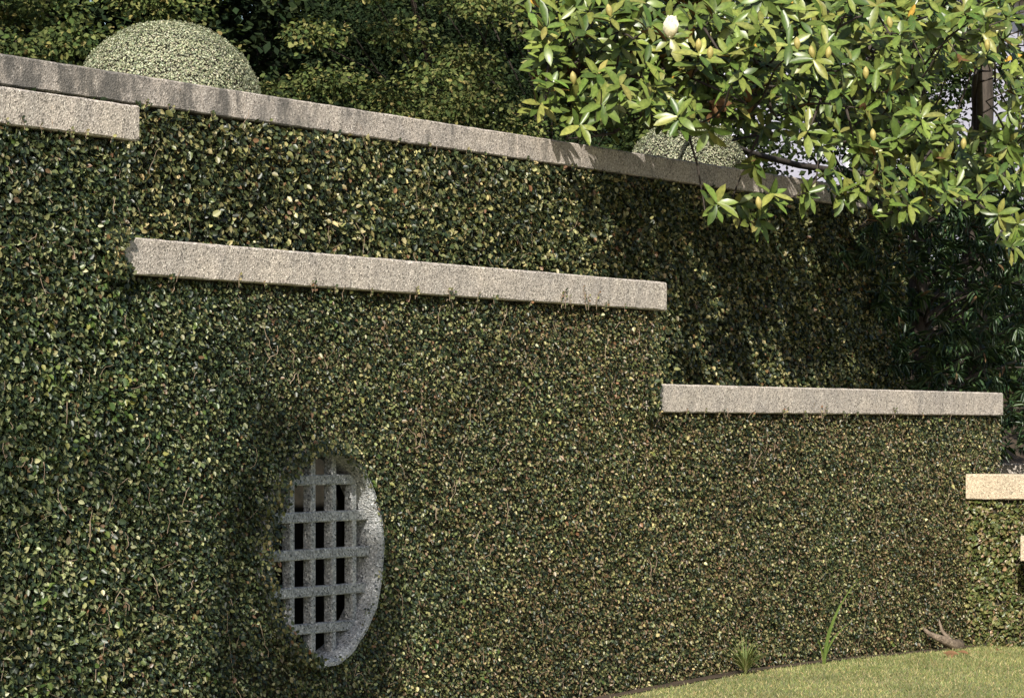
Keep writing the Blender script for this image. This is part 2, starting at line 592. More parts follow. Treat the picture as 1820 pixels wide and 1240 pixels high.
MB().box(29.05, 29.3, -3.0, 2.2, -0.3, 1.12).build('wall_core', M_CORE, farw)
for y0, y1 in ((-3.0, -0.2), (-0.2, 2.2)):
    slab(y0 + 0.001, y1 - 0.001, 29.0, 29.36, 1.121, 1.312, 'y').build('coping_slab', M_COPING, farw)

# ------------------------------------------------------------------ creeping fig on the walls
FIG_COLS = [(0.02, 0.032, 0.017), (0.05, 0.067, 0.03), (0.12, 0.132, 0.054), (0.26, 0.245, 0.115), (0.42, 0.37, 0.19), (0.2, 0.11, 0.06)]
FIG_W = [30, 27, 22, 17, 4.0, 2.5]


def fig_points(rects, dens, hole=False):
    P = []
    for (x0, x1, z0, z1) in rects:
        n = int((x1 - x0) * (z1 - z0) * dens)
        P.append(np.stack([rng.uniform(x0, x1, n), rng.uniform(z0, z1, n)], -1))
    P = np.concatenate(P)
    if hole:
        dx, dz = P[:, 0] - WX, P[:, 1] - WZ
        a = np.arctan2(dz, dx)
        lim = WR + 0.012 + 0.012 * np.sin(5 * a + 1) + 0.012 * np.sin(11 * a) - 0.05 * (np.cos(a) < -0.2)
        P = P[np.hypot(dx, dz) > lim]
    return P


def fig_leaves(P, face, size, seed, th0=0.045, th1=0.035, drift=False):
    """leaf positions and frames for a wall whose face looks along -Y"""
    n = len(P)
    th = th0 + th1 * wave(P[:, 0] * 1.3, P[:, 1] * 1.3, seed) + 0.012 * wave(P[:, 0] * 6, P[:, 1] * 6, seed + 2)
    th = np.clip(th, 0.012, 0.2)
    depth = rng.uniform(0, 1, n) ** 0.6
    y = face - depth * th
    pos = np.stack([P[:, 0], y, P[:, 1]], -1)
    out = np.tile([0.0, -1.0, 0.0], (n, 1))
    nor = norm(out * rng.uniform(0.1, 0.9, (n, 1)) + np.array([0, 0, 1.0]) * rng.uniform(-0.2, 0.8, (n, 1)) + rng.normal(0, 0.62, (n, 3)))
    tip = norm(np.stack([rng.normal(0, 0.8, n), -rng.uniform(0.0, 0.7, n), rng.normal(-0.5, 0.6, n)], -1))
    s = size * rng.uniform(0.55, 1.2, n) * (1 + 0.35 * (rng.uniform(0, 1, n) > 0.93))
    # tone drifts from patch to patch as the plant ages
    c = palette(n, FIG_COLS, FIG_W) * (1 + 0.22 * wave(P[:, 0] * 0.9, P[:, 1] * 0.9, seed + 5))[:, None]
    if drift:
        # drier, browner growth towards the low sunny end, near end greener and darkened, shade put into its colour
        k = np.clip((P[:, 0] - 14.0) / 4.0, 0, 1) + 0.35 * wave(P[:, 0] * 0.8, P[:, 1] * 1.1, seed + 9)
        dry = rng.uniform(0, 1, n) < 0.22 * np.clip(k, 0, 1.2)
        c[dry] = palette(int(dry.sum()), [(0.17, 0.12, 0.07), (0.26, 0.2, 0.12), (0.12, 0.085, 0.05)], [3, 2, 3])
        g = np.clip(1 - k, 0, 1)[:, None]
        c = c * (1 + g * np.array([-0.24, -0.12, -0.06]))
    return pos, tip, nor, s, c


def fig_stems(rects, face, n, hole=False, axis='y'):
    mb = MB()
    for _ in range(n):
        x0, x1, z0, z1 = random.choice(rects)
        x, z = random.uniform(x0, x1), random.uniform(z0, z1)
        if hole and math.hypot(x - WX, z - WZ) < WR + 0.12:
            continue
        a = random.gauss(math.pi / 2, 0.9)
        pts = []
        y = face - random.uniform(0.03, 0.085)
        L = random.uniform(0.012, 0.034)
        for i in range(random.randint(4, 7)):
            pts.append((x, y, z))
            a += random.gauss(0, 0.45)
            x += math.cos(a) * L
            z += math.sin(a) * L
            y += random.gauss(0, 0.007)
        if axis == 'x':
            pts = [(p[1], p[0], p[2]) for p in pts]
        mb.tube(pts, random.uniform(0.0008, 0.0019), 4)
    return mb


def sprigs(mb, xs, z0, face, hts):
    """young shoots creeping up onto the stone; returns leaf arrays"""
    pos, tip, nor = [], [], []
    for x, hgt in zip(xs, hts):
        for br in range(random.randint(1, 3)):
            q = []
            xx, zz = x + random.uniform(-0.03, 0.03), z0 - 0.03
            a = math.pi / 2 + random.gauss(0, 0.25)
            hh = hgt * random.uniform(0.5, 1.0) + 0.03
            for i in range(6):
                q.append((xx, face - 0.004, zz))
                pos.append((xx, face - 0.006, zz))
                side = 1 if i % 2 else -1
                tip.append((side * random.uniform(0.4, 1), -0.25, random.uniform(0.1, 0.8)))
                nor.append((random.gauss(0, .3), -1, random.uniform(0, 0.5)))
                a += random.gauss(0, 0.22)
                xx += math.cos(a) * hh / 6
                zz += abs(math.sin(a)) * hh / 6
            mb.tube(q, 0.0016, 4)
    return np.array(pos), np.array(tip), np.array(nor)


def fig_object(parent, name, sets, label=None):
    V, Fq, C, off = [], [], [], 0
    for (pos, tip, nor, s, c) in sets:
        v, f, cc = instance(LEAF_V, LEAF_F, pos, tip, nor, s, c)
        V.append(v); Fq.append(f + off); C.append(cc)
        off += len(v)
    o = link(name, np_mesh(name, np.concatenate(V), np.concatenate(Fq), np.concatenate(C)), M_FIG, parent)
    o['kind'] = 'stuff'
    return o


# front wall
f_front = thing('creeping_fig', 'small leaved creeping fig carpeting the stepped front wall round the lattice window', 'climber')
rects_f = [(10.8, XA, -0.05, A_TOP - 0.175), (XA, XB, -0.05, B_TOP - CT - 0.005), (XB, XC + 0.02, -0.05, C_TOP - CT - 0.005)]
P = fig_points(rects_f, 9300, hole=True)
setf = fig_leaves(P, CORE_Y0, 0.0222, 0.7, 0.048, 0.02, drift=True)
# longer, thicker leaves on the older growth at the near end
near = np.clip((14.6 - P[:, 0]) / 2.2, 0, 1)
setf[3][:] *= 1 + 0.55 * near
stem_mb = fig_stems(rects_f, CORE_Y0, 800, hole=True)
# woody runners climbing from the ground and forking
for _ in range(30):
    x = random.uniform(14.0, 24.6) if random.random() < 0.8 else random.uniform(11.5, 14.5)
    todo = [(x, 0.0, math.pi / 2 + random.gauss(0, 0.3), random.uniform(0.4, 1.2), random.uniform(0.002, 0.0036))]
    while todo:
        x, z, a, L, r = todo.pop()
        pts, y = [], CORE_Y0 - random.uniform(0.012, 0.042)
        k = max(int(L / 0.05), 3)
        for i in range(k):
            if abs(math.hypot(x - WX, z - WZ)) < WR + 0.1 or z > C_TOP - 0.35:
                break
            pts.append((x, y + random.gauss(0, 0.006), z))
            a += random.gauss(0, 0.24) + 0.12 * (math.pi / 2 - a)
            x += math.cos(a) * 0.05
            z += math.sin(a) * 0.05
            if random.random() < 0.06 and r > 0.0018:
                todo.append((x, z, a + random.choice((-0.7, 0.7)), L * 0.45, r * 0.6))
        if len(pts) > 2:
            stem_mb.tube(pts, list(np.linspace(r, r * 0.4, len(pts))), 4)
# leaves wrapping the exposed end of the wall
n = 900
Pe = np.stack([np.full(n, XC - 0.02) + rng.uniform(0, 0.05, n), rng.uniform(0.03, 0.4, n), rng.uniform(0, C_TOP - CT, n)], -1)
sete = (Pe, norm(rng.normal(0, 0.6, (n, 3)) + [0.3, 0, -0.5]), norm(rng.normal(0, 0.5, (n, 3)) + [1, 0, 0.3]), rng.uniform(0.02, 0.045, n), palette(n, FIG_COLS, FIG_W))
sp = []
for xs, top, t, hts in (
        ([at(p, 300, 0)[0] for p in (10, 40, 75, 120, 145, 200)], A_TOP, 0.172, (0.05, 0.09, 0.05, 0.03, 0.03, 0.02)),
        ([at(p, 500, 0)[0] for p in (300, 420, 470, 560, 600, 660, 740, 800, 850, 880, 940, 1000, 1020, 1045, 1062, 1075, 1110)], B_TOP, CT,
         (.02, .05, .03, .05, .03, .02, .05, .06, .05, .04, .04, .12, .08, .15, .16, .05, .04)),
        ([at(p, 700, 0)[0] for p in (1215, 1250, 1275, 1290, 1335, 1395, 1430, 1460, 1500, 1520, 1590, 1640)], C_TOP, CT,
         (.03, .05, .03, .04, .03, .06, .03, .1, .03, .04, .1, .03))):
    p_, t_, n_ = sprigs(stem_mb, xs, top - t, 0.0, hts)
    k = len(p_)
    sp.append((p_, t_, n_, rng.uniform(0.012, 0.024, k), palette(k, FIG_COLS, [10, 25, 25, 15, 5, 12])))
n = 1500
aw = rng.uniform(math.radians(62), math.radians(262), n)
rw = WR + rng.uniform(-0.045, 0.1, n) * (0.35 + 0.65 * np.abs(np.sin((aw - math.radians(80)) * 1.0)))
Pw = np.stack([WX + np.cos(aw) * rw, rng.uniform(-0.035, 0.03, n), WZ + np.sin(aw) * rw], -1)
sp.append((Pw, norm(np.stack([rng.normal(0.2, 0.6, n), rng.uniform(-.4, 0, n), rng.normal(-.4, .6, n)], -1)),
           norm(np.array([0, -1.0, 0.3]) + rng.normal(0, 0.5, (n, 3))), rng.uniform(0.018, 0.034, n), palette(n, FIG_COLS, FIG_W)))
# shoots lapping over the near ends of the lower copings
for xe, ztop, wd in ((XA, B_TOP, 0.09), (XB, C_TOP, 0.04)):
    n = 700
    zz = rng.uniform(ztop - CT - 0.02, ztop + 0.02, n)
    xx = xe - 0.27 + rng.uniform(0.0, 1.0, n) * (0.11 + wd * (0.5 + 0.5 * np.sin((zz - ztop) * 34 + 1.0)))
    Pp = np.stack([xx, -0.004 - rng.uniform(0, 0.03, n), zz], -1)
    sp.append((Pp, norm(np.stack([rng.normal(0.4, 0.6, n), rng.uniform(-.4, 0, n), rng.normal(-.2, .6, n)], -1)),
               norm(np.array([0, -1.0, 0.3]) + rng.normal(0, 0.4, (n, 3))), rng.uniform(0.02, 0.04, n), palette(n, FIG_COLS, FIG_W)))
# the 300 leaves that show largest are leaves of their own
x_, y_, z_ = proj(setf[0])
facing = np.abs((norm(setf[2]) * norm(CAMP - setf[0])).sum(-1))
show = setf[3] / z_ * facing * (CORE_Y0 - setf[0][:, 1] > 0.055) * (x_ > 10) * (x_ < 1810) * (y_ > 10) * (y_ < 1230) + rng.uniform(0, 2e-4, len(x_))
big = np.argsort(-show)[:300]
keep = np.ones(len(x_), bool)
keep[big] = False
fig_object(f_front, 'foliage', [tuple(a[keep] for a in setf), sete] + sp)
st = stem_mb.build('stem', M_STEM, f_front)
st['kind'] = 'stuff'
leaf_meshes = []
for i, c in enumerate([(0.05, 0.09, 0.025), (0.08, 0.13, 0.035), (0.13, 0.17, 0.05), (0.2, 0.2, 0.06), (0.1, 0.15, 0.04)]):
    lv = LEAF_V.copy()
    lv[:, 2] *= 0.6 + 0.4 * i
    me = np_mesh('fig_leaf', lv, LEAF_F, np.tile(c, (6, 1)))
    me.materials.append(M_FIG)
    leaf_meshes.append(me)
from mathutils import Matrix


def leaf_object(me, parent, pos, tip, nor, s, name='leaf'):
    U, V, W = frames(np.array([tip]), np.array([nor]))
    m = Matrix(((U[0][0], V[0][0], W[0][0], 0), (U[0][1], V[0][1], W[0][1], 0), (U[0][2], V[0][2], W[0][2], 0), (0, 0, 0, 1)))
    o = bpy.data.objects.new(name, me)
    COL.objects.link(o)
    o.parent = parent
    o.matrix_local = Matrix.Translation(Vector(pos)) @ m @ Matrix.Scale(s, 4)
    return o


for i in big:
    leaf_object(random.choice(leaf_meshes), f_front, setf[0][i], setf[1][i], setf[2][i], float(setf[3][i] * 1.1))

# rear wall: larger, looser leaves
f_rear = thing('creeping_fig', 'broader leaved creeping fig hanging below the tall rear coping', 'climber')
rects_r = [(12.6, 19.6, 2.2, R_TOP - RCT - 0.01), (19.0, RX1, 1.5, R_TOP - RCT - 0.01)]
P = fig_points(rects_r, 5200)
setr = fig_leaves(P, RY + 0.07, 0.037, 2.9, 0.075, 0.045)
stem_mb = fig_stems(rects_r, RY + 0.05, 160)
sp = []
p_, t_, n_ = sprigs(stem_mb, [at(p, 250, RY)[0] for p in (250, 262, 300, 380, 480, 600, 700, 760, 830, 860, 940, 1020)], R_TOP - RCT, RY, [.03, .05, .03, .02, .02, .03, .03, .04, .02, .03, .03, .03])
k = len(p_)
sp.append((p_, t_, n_, rng.uniform(0.012, 0.03, k), palette(k, FIG_COLS, FIG_W)))
fig_object(f_rear, 'foliage', [setr] + sp)
st = stem_mb.build('stem', M_STEM, f_rear)
st['kind'] = 'stuff'

# cross wall (faces -X): build as for a -Y wall and turn it
f_end = thing('creeping_fig', 'sunlit creeping fig on the cross wall below its cream coping', 'climber')
rects_e = [(-2.4, 0.07, -0.03, 1.285 - 0.2)]
P = fig_points(rects_e, 5200)
s_ = fig_leaves(P, 0.0, 0.034, 4.2)
FIG_SUN = [(0.06, 0.085, 0.028), (0.11, 0.13, 0.042), (0.19, 0.185, 0.075), (0.27, 0.19, 0.11)]  # brighter fig palette, the cross wall's sunlight put into the leaf colour
turn = lambda a: np.stack([a[:, 1], a[:, 0], a[:, 2]], -1)
pe = turn(s_[0])
pe[:, 0] += DX + 0.06
fig_object(f_end, 'foliage', [(pe, turn(s_[1]), turn(s_[2]), s_[3], palette(len(pe), FIG_SUN, [20, 30, 25, 12]))])
stem_mb = fig_stems(rects_e, DX + 0.06, 160, axis='x')
st = stem_mb.build('stem', M_STEM, f_end)
st['kind'] = 'stuff'

# ------------------------------------------------------------------ clipped domes on the terrace
BOX_COLS = [(0.25, 0.27, 0.185), (0.36, 0.375, 0.27), (0.48, 0.48, 0.38), (0.1, 0.12, 0.075)]


def dome(px, py, rx, ry, Y, label, nleaf):
    c = at(px, py, Y)
    S = F_PX / proj(c)[2][0]
    r, rz = rx / S, ry / S
    root = thing('clipped_dome_shrub', label, 'topiary', 'clipped domes on the terrace', (c[0], c[1], TZ - 0.02))
    base = np.array([c[0], c[1], TZ - 0.02])
    d = norm(rng.normal(0, 1, (nleaf, 3)))
    d = d[d[:, 2] > -0.6]
    n = len(d)
    rad = 1 - rng.uniform(0, 1, n) ** 2 * 0.06 + 0.012 * wave(d[:, 0] * 6, d[:, 2] * 6, 1.0) + rng.uniform(0, 0.02, n)
    pos = d * np.array([r, r, rz]) * rad[:, None] + (c - base)
    ok = pos[:, 2] > 0.02
    pos, d = pos[ok], d[ok]
    n = len(pos)
    nor = norm(d + rng.normal(0, 0.32, (n, 3)))
    tip = norm(np.cross(d, rng.normal(0, 1, (n, 3))) + d * 0.25)
    v, f, cc = instance(QUAD_V, QUAD_F, pos, tip, nor, rng.uniform(0.009, 0.017, n), palette(n, BOX_COLS, [30, 35, 20, 15]))
    o = link('foliage', np_mesh('dome_foliage', v, f, cc), M_BOX, root)
    o['kind'] = 'stuff'
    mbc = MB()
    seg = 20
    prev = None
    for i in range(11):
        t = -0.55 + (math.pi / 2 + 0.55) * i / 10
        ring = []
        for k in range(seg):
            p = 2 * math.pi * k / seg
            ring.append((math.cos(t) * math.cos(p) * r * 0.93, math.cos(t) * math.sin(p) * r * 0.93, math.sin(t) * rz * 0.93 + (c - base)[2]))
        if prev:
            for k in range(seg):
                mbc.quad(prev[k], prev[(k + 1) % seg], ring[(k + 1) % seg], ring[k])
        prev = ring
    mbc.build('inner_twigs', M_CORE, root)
    MB().tube([(0, 0, -0.1), (0.01, 0, 0.2), (0, 0.01, (c - base)[2])], [0.05, 0.04, 0.03], 7).build('trunk', M_BARK, root)


dome(297, 188, 165, 148, 3.0, 'large pale clipped dome shrub standing clear above the rear coping', 70000)
dome(1222, 315, 108, 102, 2.2, 'smaller clipped dome shrub half hidden behind the magnolia leaves', 34000)


# ------------------------------------------------------------------ broadleaf trees behind
def limb_path(a, b, sag=0.12, n=6):
    a, b = np.array(a, float), np.array(b, float)
    L = np.linalg.norm(b - a)
    out = []
    j = rng.normal(0, 0.06 * L, 3)
    for i in range(n):
        t = i / (n - 1)
        p = a * (1 - t) + b * t
        p = p + j * math.sin(math.pi * t) + np.array([0, 0, sag * L * math.sin(math.pi * t)])
        out.append(tuple(p))
    return out


TREE_COLS = [(0.03, 0.048, 0.018), (0.06, 0.085, 0.028), (0.1, 0.122, 0.042), (0.165, 0.17, 0.065), (0.23, 0.2, 0.08)]


def broadleaf(label, base, clumps, leaf=0.06, per=160, trunk_r=0.16, name='broadleaf_tree', group='trees behind the rear wall', cols=TREE_COLS, w=(22, 34, 28, 12, 2), flat=0.45, mat=None, fine=False):
    """clumps: (x, y, z, radius) leaf sprays in world space"""
    base = np.array(base, float)
    root = thing(name, label, 'tree', group, tuple(base))
    cl = np.array(clumps)
    top = cl[:, 2].max()
    cx, cy = cl[:, 0].mean(), cl[:, 1].mean()
    tb = MB()
    tp = [(0, 0, -0.25), (0.03, 0.02, 0.5), ((cx - base[0]) * 0.3, (cy - base[1]) * 0.3, (top - base[2]) * 0.5), ((cx - base[0]) * 0.8, (cy - base[1]) * 0.8, (top - base[2]) * 0.92)]
    tb.tube(tp, [trunk_r * 1.3, trunk_r, trunk_r * 0.75, trunk_r * 0.25], 9)
    tb.build('trunk', M_BARK, root, smooth=True)
    lb = MB()
    for c in cl[::11]:
        zc = (c[2] - base[2])
        t = np.clip((zc / (top - base[2])) * 0.75 - 0.05, 0.15, 0.85)
        k = t * 3
        i = min(int(k), 2)
        a = np.array(tp[i]) * (1 - (k - i)) + np.array(tp[i + 1]) * (k - i)
        lb.tube(limb_path(a, c[:3] - base, 0.06), np.linspace(trunk_r * 0.2, 0.006, 6), 5)
    br = lb.build('branch', M_BARK, root)
    br['kind'] = 'stuff'
    n = len(cl) * per
    i = np.repeat(np.arange(len(cl)), per)
    d = norm(rng.normal(0, 1, (n, 3)))
    rr = rng.uniform(0, 1, n) ** 0.45
    pos = cl[i, :3] + d * (cl[i, 3] * rr)[:, None] * np.array([1, 1, flat])
    pos += 0.08 * rng.normal(0, 1, (n, 3)) * cl[i, 3][:, None]
    nor = norm(np.array([-0.25, -0.25, 0.7]) + d * 0.35 + rng.normal(0, 0.5, (n, 3)))
    tip = norm(d * np.array([1, 1, 0.3]) + rng.normal(0, 0.5, (n, 3)) + np.array([0, 0, -0.25]))
    tone = (1 + rng.uniform(-0.3, 0.3, len(cl)))[i]
    tv, tf = (LEAF_V, LEAF_F) if fine else (QUAD_V, QUAD_F)
    v, f, cc = instance(tv, tf, pos - base, tip, nor, leaf * rng.uniform(0.6, 1.25, n), palette(n, cols, w) * tone[:, None])
    o = link('crown', np_mesh('crown', v, f, cc), mat or M_TREE, root)
    o['kind'] = 'stuff'
    return root


def cloud(center, rad, n, r0, r1, shell=0.5):
    """random clump centres in an ellipsoid, more of them near its skin"""
    d = norm(rng.normal(0, 1, (n, 3)))
    rr = shell + (1 - shell) * rng.uniform(0, 1, n) ** 0.7
    p = np.array(center) + d * np.array(rad) * rr[:, None]
    return np.concatenate([p, rng.uniform(r0, r1, (n, 1))], -1)


def TB(px, Y):
    p = at(px, 700, Y)
    return (p[0], Y, TZ)


c1 = at(40, 60, 6.2)
broadleaf('leafy tree beside the large clipped dome on its near side', TB(-60, 7.4), cloud((c1[0] - 0.3, 7.4, 4.7), (2.2, 1.3, 1.7), 80, 0.22, 0.45), 0.052, 300, trunk_r=0.05, fine=True)
c2 = at(640, 60, 7.5)
broadleaf('tall tree with spreading sunlit sprays right behind the large clipped dome', TB(830, 9.6), cloud((c2[0], 7.8, 5.6), (3.2, 1.7, 2.4), 90, 0.25, 0.5), 0.052, 330, trunk_r=0.05, fine=True, w=(14, 28, 32, 20, 4))
c3 = at(950, 100, 8.5)
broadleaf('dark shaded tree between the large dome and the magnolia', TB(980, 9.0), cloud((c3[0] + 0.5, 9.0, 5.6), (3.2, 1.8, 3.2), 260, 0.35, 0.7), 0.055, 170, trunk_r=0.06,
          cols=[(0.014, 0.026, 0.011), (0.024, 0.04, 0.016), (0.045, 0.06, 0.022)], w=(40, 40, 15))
# second row closes the view
for px, Y, zz, lab in ((20, 12.0, 6.5, 'dense far tree behind the leafy tree and the large dome'), (480, 13.0, 6.8, 'dense far tree behind the tree with sunlit sprays'),
                       (800, 13.5, 6.8, 'dense far tree behind the dark shaded tree'), (1020, 14.0, 7.0, 'dense far tree behind the crown edge of the magnolia')):
    c_ = at(px, 100, Y)
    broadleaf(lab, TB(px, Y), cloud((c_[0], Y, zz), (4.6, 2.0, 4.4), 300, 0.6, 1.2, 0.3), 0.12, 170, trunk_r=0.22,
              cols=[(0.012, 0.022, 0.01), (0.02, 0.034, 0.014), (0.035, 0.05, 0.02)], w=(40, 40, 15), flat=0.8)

# ------------------------------------------------------------------ magnolia
mag = thing('magnolia_tree', 'evergreen magnolia with glossy whorled leaves and a white flower overhanging the walls', 'tree')
MAGV = [big_leaf(0.10, 0.05, 0.17), big_leaf(0.22, 0.07, 0.175, wav=0.06), big_leaf(0.32, 0.04, 0.185), big_leaf(0.05, 0.09, 0.16)]
MAG_COLS = [(0.055, 0.09, 0.022), (0.10, 0.145, 0.032), (0.15, 0.185, 0.045), (0.2, 0.21, 0.06)]
RUST = np.array([0.14, 0.075, 0.035])
WH = [(996, 21), (971, 46), (1042, 57), (1074, 71), (1103, 82), (1159, 46), (1174, 99), (1237, 43), (982, 142), (1028, 170), (1062, 128), (1104, 149), (1071, 186),
      (1127, 179), (1168, 153), (1214, 122), (1174, 211), (1204, 206), (1085, 28), (1244, 96), (1021, 200), (1145, 5), (1237, 20), (1272, 20), (1292, 92), (1261, 112),
      (1362, 112), (1353, 41), (1445, 106), (1469, 78), (1517, 109), (1565, 133), (1537, 147), (1544, 194), (1599, 58), (1619, 27), (1667, 78), (1629, 136), (1640, 208),
      (1711, 109), (1755, 92), (1714, 20), (1793, 27), (1786, 68), (1462, 256), (1554, 239), (1595, 245), (1571, 303), (1626, 310), (1670, 290), (1708, 269), (1772, 303),
      (1275, 361), (1309, 361), (1375, 344), (1438, 341), (1350, 388), (1554, 378), (1619, 361), (1810, 399), (1803, 437), (1340, 296), (1435, 232), (1207, 218),
      (1258, 235), (1452, 136), (1411, 136), (1493, 72), (1404, 78), (1285, 68), (1380, 44), (1507, 14), (1810, 102), (1327, 84), (1320, 130), (1420, 20), (1560, 10),
      (1690, 50), (1745, 60), (1657, 130), (1600, 100), (1590, 180), (1495, 160), (1530, 270), (1650, 250), (1790, 260), (1810, 330), (1395, 150), (1340, 160), (1290, 150), (1503, 348), (1528, 325), (1480, 300), (1590, 345), (1660, 330), (1745, 350), (1700, 330), (1775, 380)]


def mag_y(px):
    """depth of the crown's near side: it swings forward of the walls towards the right"""
    return float(np.interp(px, [940, 1020, 1120, 1300, 1500, 1800], [1.2, 1.0, 0.6, 0.2, -0.05, -0.4]))


tips = []      # world position, outward direction, front flag
for (px, py) in WH:
    Y = mag_y(px) + random.uniform(-0.25, 0.35)
    p = at(px, py, Y)
    d = norm(np.array([-0.45, -0.55, 0.35]) + rng.normal(0, 0.35, 3) + np.array([0, 0, -0.5 if py > 180 and random.random() < .5 else 0.1]))
    if d @ norm(CAMP - p) < 0.35:
        d = norm(d + 0.7 * norm(CAMP - p))
    tips.append((p, d, 1))
ENV = [(940, -20), (935, 150), (985, 215), (1060, 240), (1130, 205), (1290, 195), (1330, 170), (1500, 205), (1500, 270), (1480, 320), (1540, 390), (1660, 370), (1740, 320), (1830, 470), (1830, -20)]


def in_poly(x, y, poly):
    c, j = False, len(poly) - 1
    for i in range(len(poly)):
        (xi, yi), (xj, yj) = poly[i], poly[j]
        if (yi > y) != (yj > y) and x < (xj - xi) * (y - yi) / (yj - yi) + xi:
            c = not c
        j = i
    return c


GAPS = [(1735, 170, 62), (1408, 282, 55), (1660, 170, 30)]
extra = 0
while extra < 140:
    px, py = random.uniform(935, 1830), random.uniform(-20, 470)
    if not in_poly(px, py, ENV) or any(math.hypot(px - gx_, py - gy_) < r_ for gx_, gy_, r_ in GAPS):
        continue
    p = at(px, py, mag_y(px) + random.uniform(-0.1, 0.6))
    tips.append((p, norm(np.array([-0.6, -0.5, 0.4]) + rng.normal(0, 0.28, 3)), 1))
    extra += 1
inner = 0
while inner < 350:
    px, py = random.uniform(960, 1860), random.uniform(-60, 330)
    if py > 160 + 0.2 * (px - 1000):
        continue
    if any(math.hypot(px - gx_, py - gy_) < r_ for gx_, gy_, r_ in GAPS):
        continue
    Y = mag_y(px) + (random.uniform(0.2, 0.6) if px < 1330 else random.uniform(0.3, 1.5))
    tips.append((at(px, py, Y), norm(np.array([-0.6, -0.4, 0.3]) + rng.normal(0, 0.32, 3)), 0))
    inner += 1
# crown above the picture and around its sides
top_c = at(1480, -420, 2.2)
for _ in range(330):
    d = norm(rng.normal(0, 1, 3))
    p = top_c + d * np.array([4.6, 2.3, 2.1]) * random.uniform(0.3, 1.0)
    x_, y_, z_ = proj(p)
    if (y_[0] > -40 and x_[0] < 1850) or p[0] < 22.8:
        continue
    tips.append((p, norm(d + np.array([-0.2, -0.2, 0.5])), -1))

mb_base = at(1737, 300, 1.9)
mag_base = np.array([mb_base[0], 1.9, 0.1])
trunk_pts = [(mag_base[0], mag_base[1], -0.2), (mag_base[0] + 0.03, 1.9, 1.5), (mag_base[0] - 0.02, 1.92, 3.2), (mag_base[0] + 0.02, 1.85, 4.6), (mag_base[0] - 0.1, 1.8, 6.6)]
MB().tube(trunk_pts, [0.2, 0.15, 0.12, 0.1, 0.04], 10).build('trunk', M_BARK, mag, smooth=True)
# limbs reach from the trunk to centres of groups of whorls
T = np.array([t[0] for t in tips])
K = 11
cent = T[rng.choice(len(T), K, replace=False)]
for _ in range(8):
    a_ = np.argmin(((T[:, None, :] - cent[None]) ** 2).sum(-1), 1)
    cent = np.array([T[a_ == k].mean(0) if (a_ == k).any() else cent[k] for k in range(K)])
for k in range(K):
    zt = np.clip(cent[k][2] - 0.6, 3.9, 6.2)
    j = min(int(np.interp(zt, [-0.2, 1.5, 3.2, 4.6, 6.6], [0, 1, 2, 3, 4])), 3)
    a = np.array(trunk_pts[j]) + (np.array(trunk_pts[j + 1]) - np.array(trunk_pts[j])) * ((zt - trunk_pts[j][2]) / (trunk_pts[j + 1][2] - trunk_pts[j][2]))
    path = limb_path(a, cent[k], 0.04, 9)
    lm = MB()
    lm.tube(path, np.linspace(0.036, 0.013, 9), 7)
    pp = np.array(path)[2:]
    mem = np.where(a_ == k)[0]
    mem = mem[np.argsort(((T[mem][:, None] - pp[None]) ** 2).sum(-1).min(1))]
    for q in mem:
        back = T[q] + np.array([0.25, 0.15, -0.1])
        w_ = int(np.argmin(((pp - back) ** 2).sum(1)))
        end = T[q] - tips[q][1] * 0.02
        if np.linalg.norm(end - pp[w_]) > 0.05:
            L = np.linalg.norm(end - pp[w_])
            midp = end - tips[q][1] * min(0.3, 0.4 * L)
            c_ = [pp[w_], pp[w_] * 0.5 + midp * 0.5 + rng.normal(0, 0.03 * L, 3), midp, end]
            pp = np.concatenate([pp, np.array(c_[1:3])])
            lm.tube([tuple(x) for x in c_], [0.010, 0.008, 0.006, 0.004], 5)
    lm.build('limb', M_BARK, mag, smooth=True)

LP, LT, LN, LS, LC, LF, LK = [], [], [], [], [], [], []
for p, d, front in tips:
    nl = random.randint(8, 12) if front == 1 else random.randint(6, 9)
    side = norm(np.cross(d, [0.2, 0.1, 1.0]))
    side2 = np.cross(d, side)
    ph = random.uniform(0, 6.28)
    for i in range(nl):
        t = ph + 2.399 * i
        open_ = random.uniform(0.15, 1.25) if i > 2 else random.uniform(0.9, 1.8)
        rad = side * math.cos(t) + side2 * math.sin(t)
        tip = norm(d * (1.0 - 0.55 * open_) + rad * (0.45 + 0.6 * open_) + np.array([0, 0, -0.22]))
        nor = norm(d * 1.0 - rad * (0.5 - 0.35 * open_) + np.array([0, 0, 0.35]) + rng.normal(0, 0.18, 3))
        LP.append(p - d * 0.012 * i)
        LT.append(tip)
        LN.append(nor)
        LS.append(random.uniform(0.12, 0.185) if front == 1 else random.uniform(0.12, 0.19))
        LF.append(front)
        LK.append(random.randrange(4))
LP, LT, LN, LS, LF, LK = map(np.array, (LP, LT, LN, LS, LF, LK))
LC = palette(len(LP), MAG_COLS, [24, 40, 26, 10])
yl = rng.uniform(0, 1, len(LP)) < 0.006
LC[yl] = (0.42, 0.26, 0.05)
x_, y_, z_ = proj(LP)
facing = 0.3 + np.abs((norm(LN) * norm(CAMP - LP)).sum(-1))
inside = (x_ > 5) & (x_ < 1815) & (y_ > 5) & (y_ < 1200)
score = LS / z_ * facing * (LF == 1) * inside
own = np.argsort(-score)[:300]
mag_meshes = {}
for k in range(4):
    v, f, m = MAGV[k]
    for ci, c in enumerate([(0.065, 0.105, 0.024), (0.105, 0.15, 0.033), (0.15, 0.185, 0.045), (0.2, 0.21, 0.06), (0.42, 0.26, 0.05)]):
        cc = np.tile(c, (len(v), 1))
        cc[1:18:3] *= 1.3
        cc[18:] = RUST if ci != 4 else np.array([0.3, 0.2, 0.08])
        me = np_mesh('magnolia_leaf', v, f, cc, m, smooth=True)
        me.materials.append(M_MAG)
        me.materials.append(M_MAGU)
        mag_meshes[(k, ci)] = me
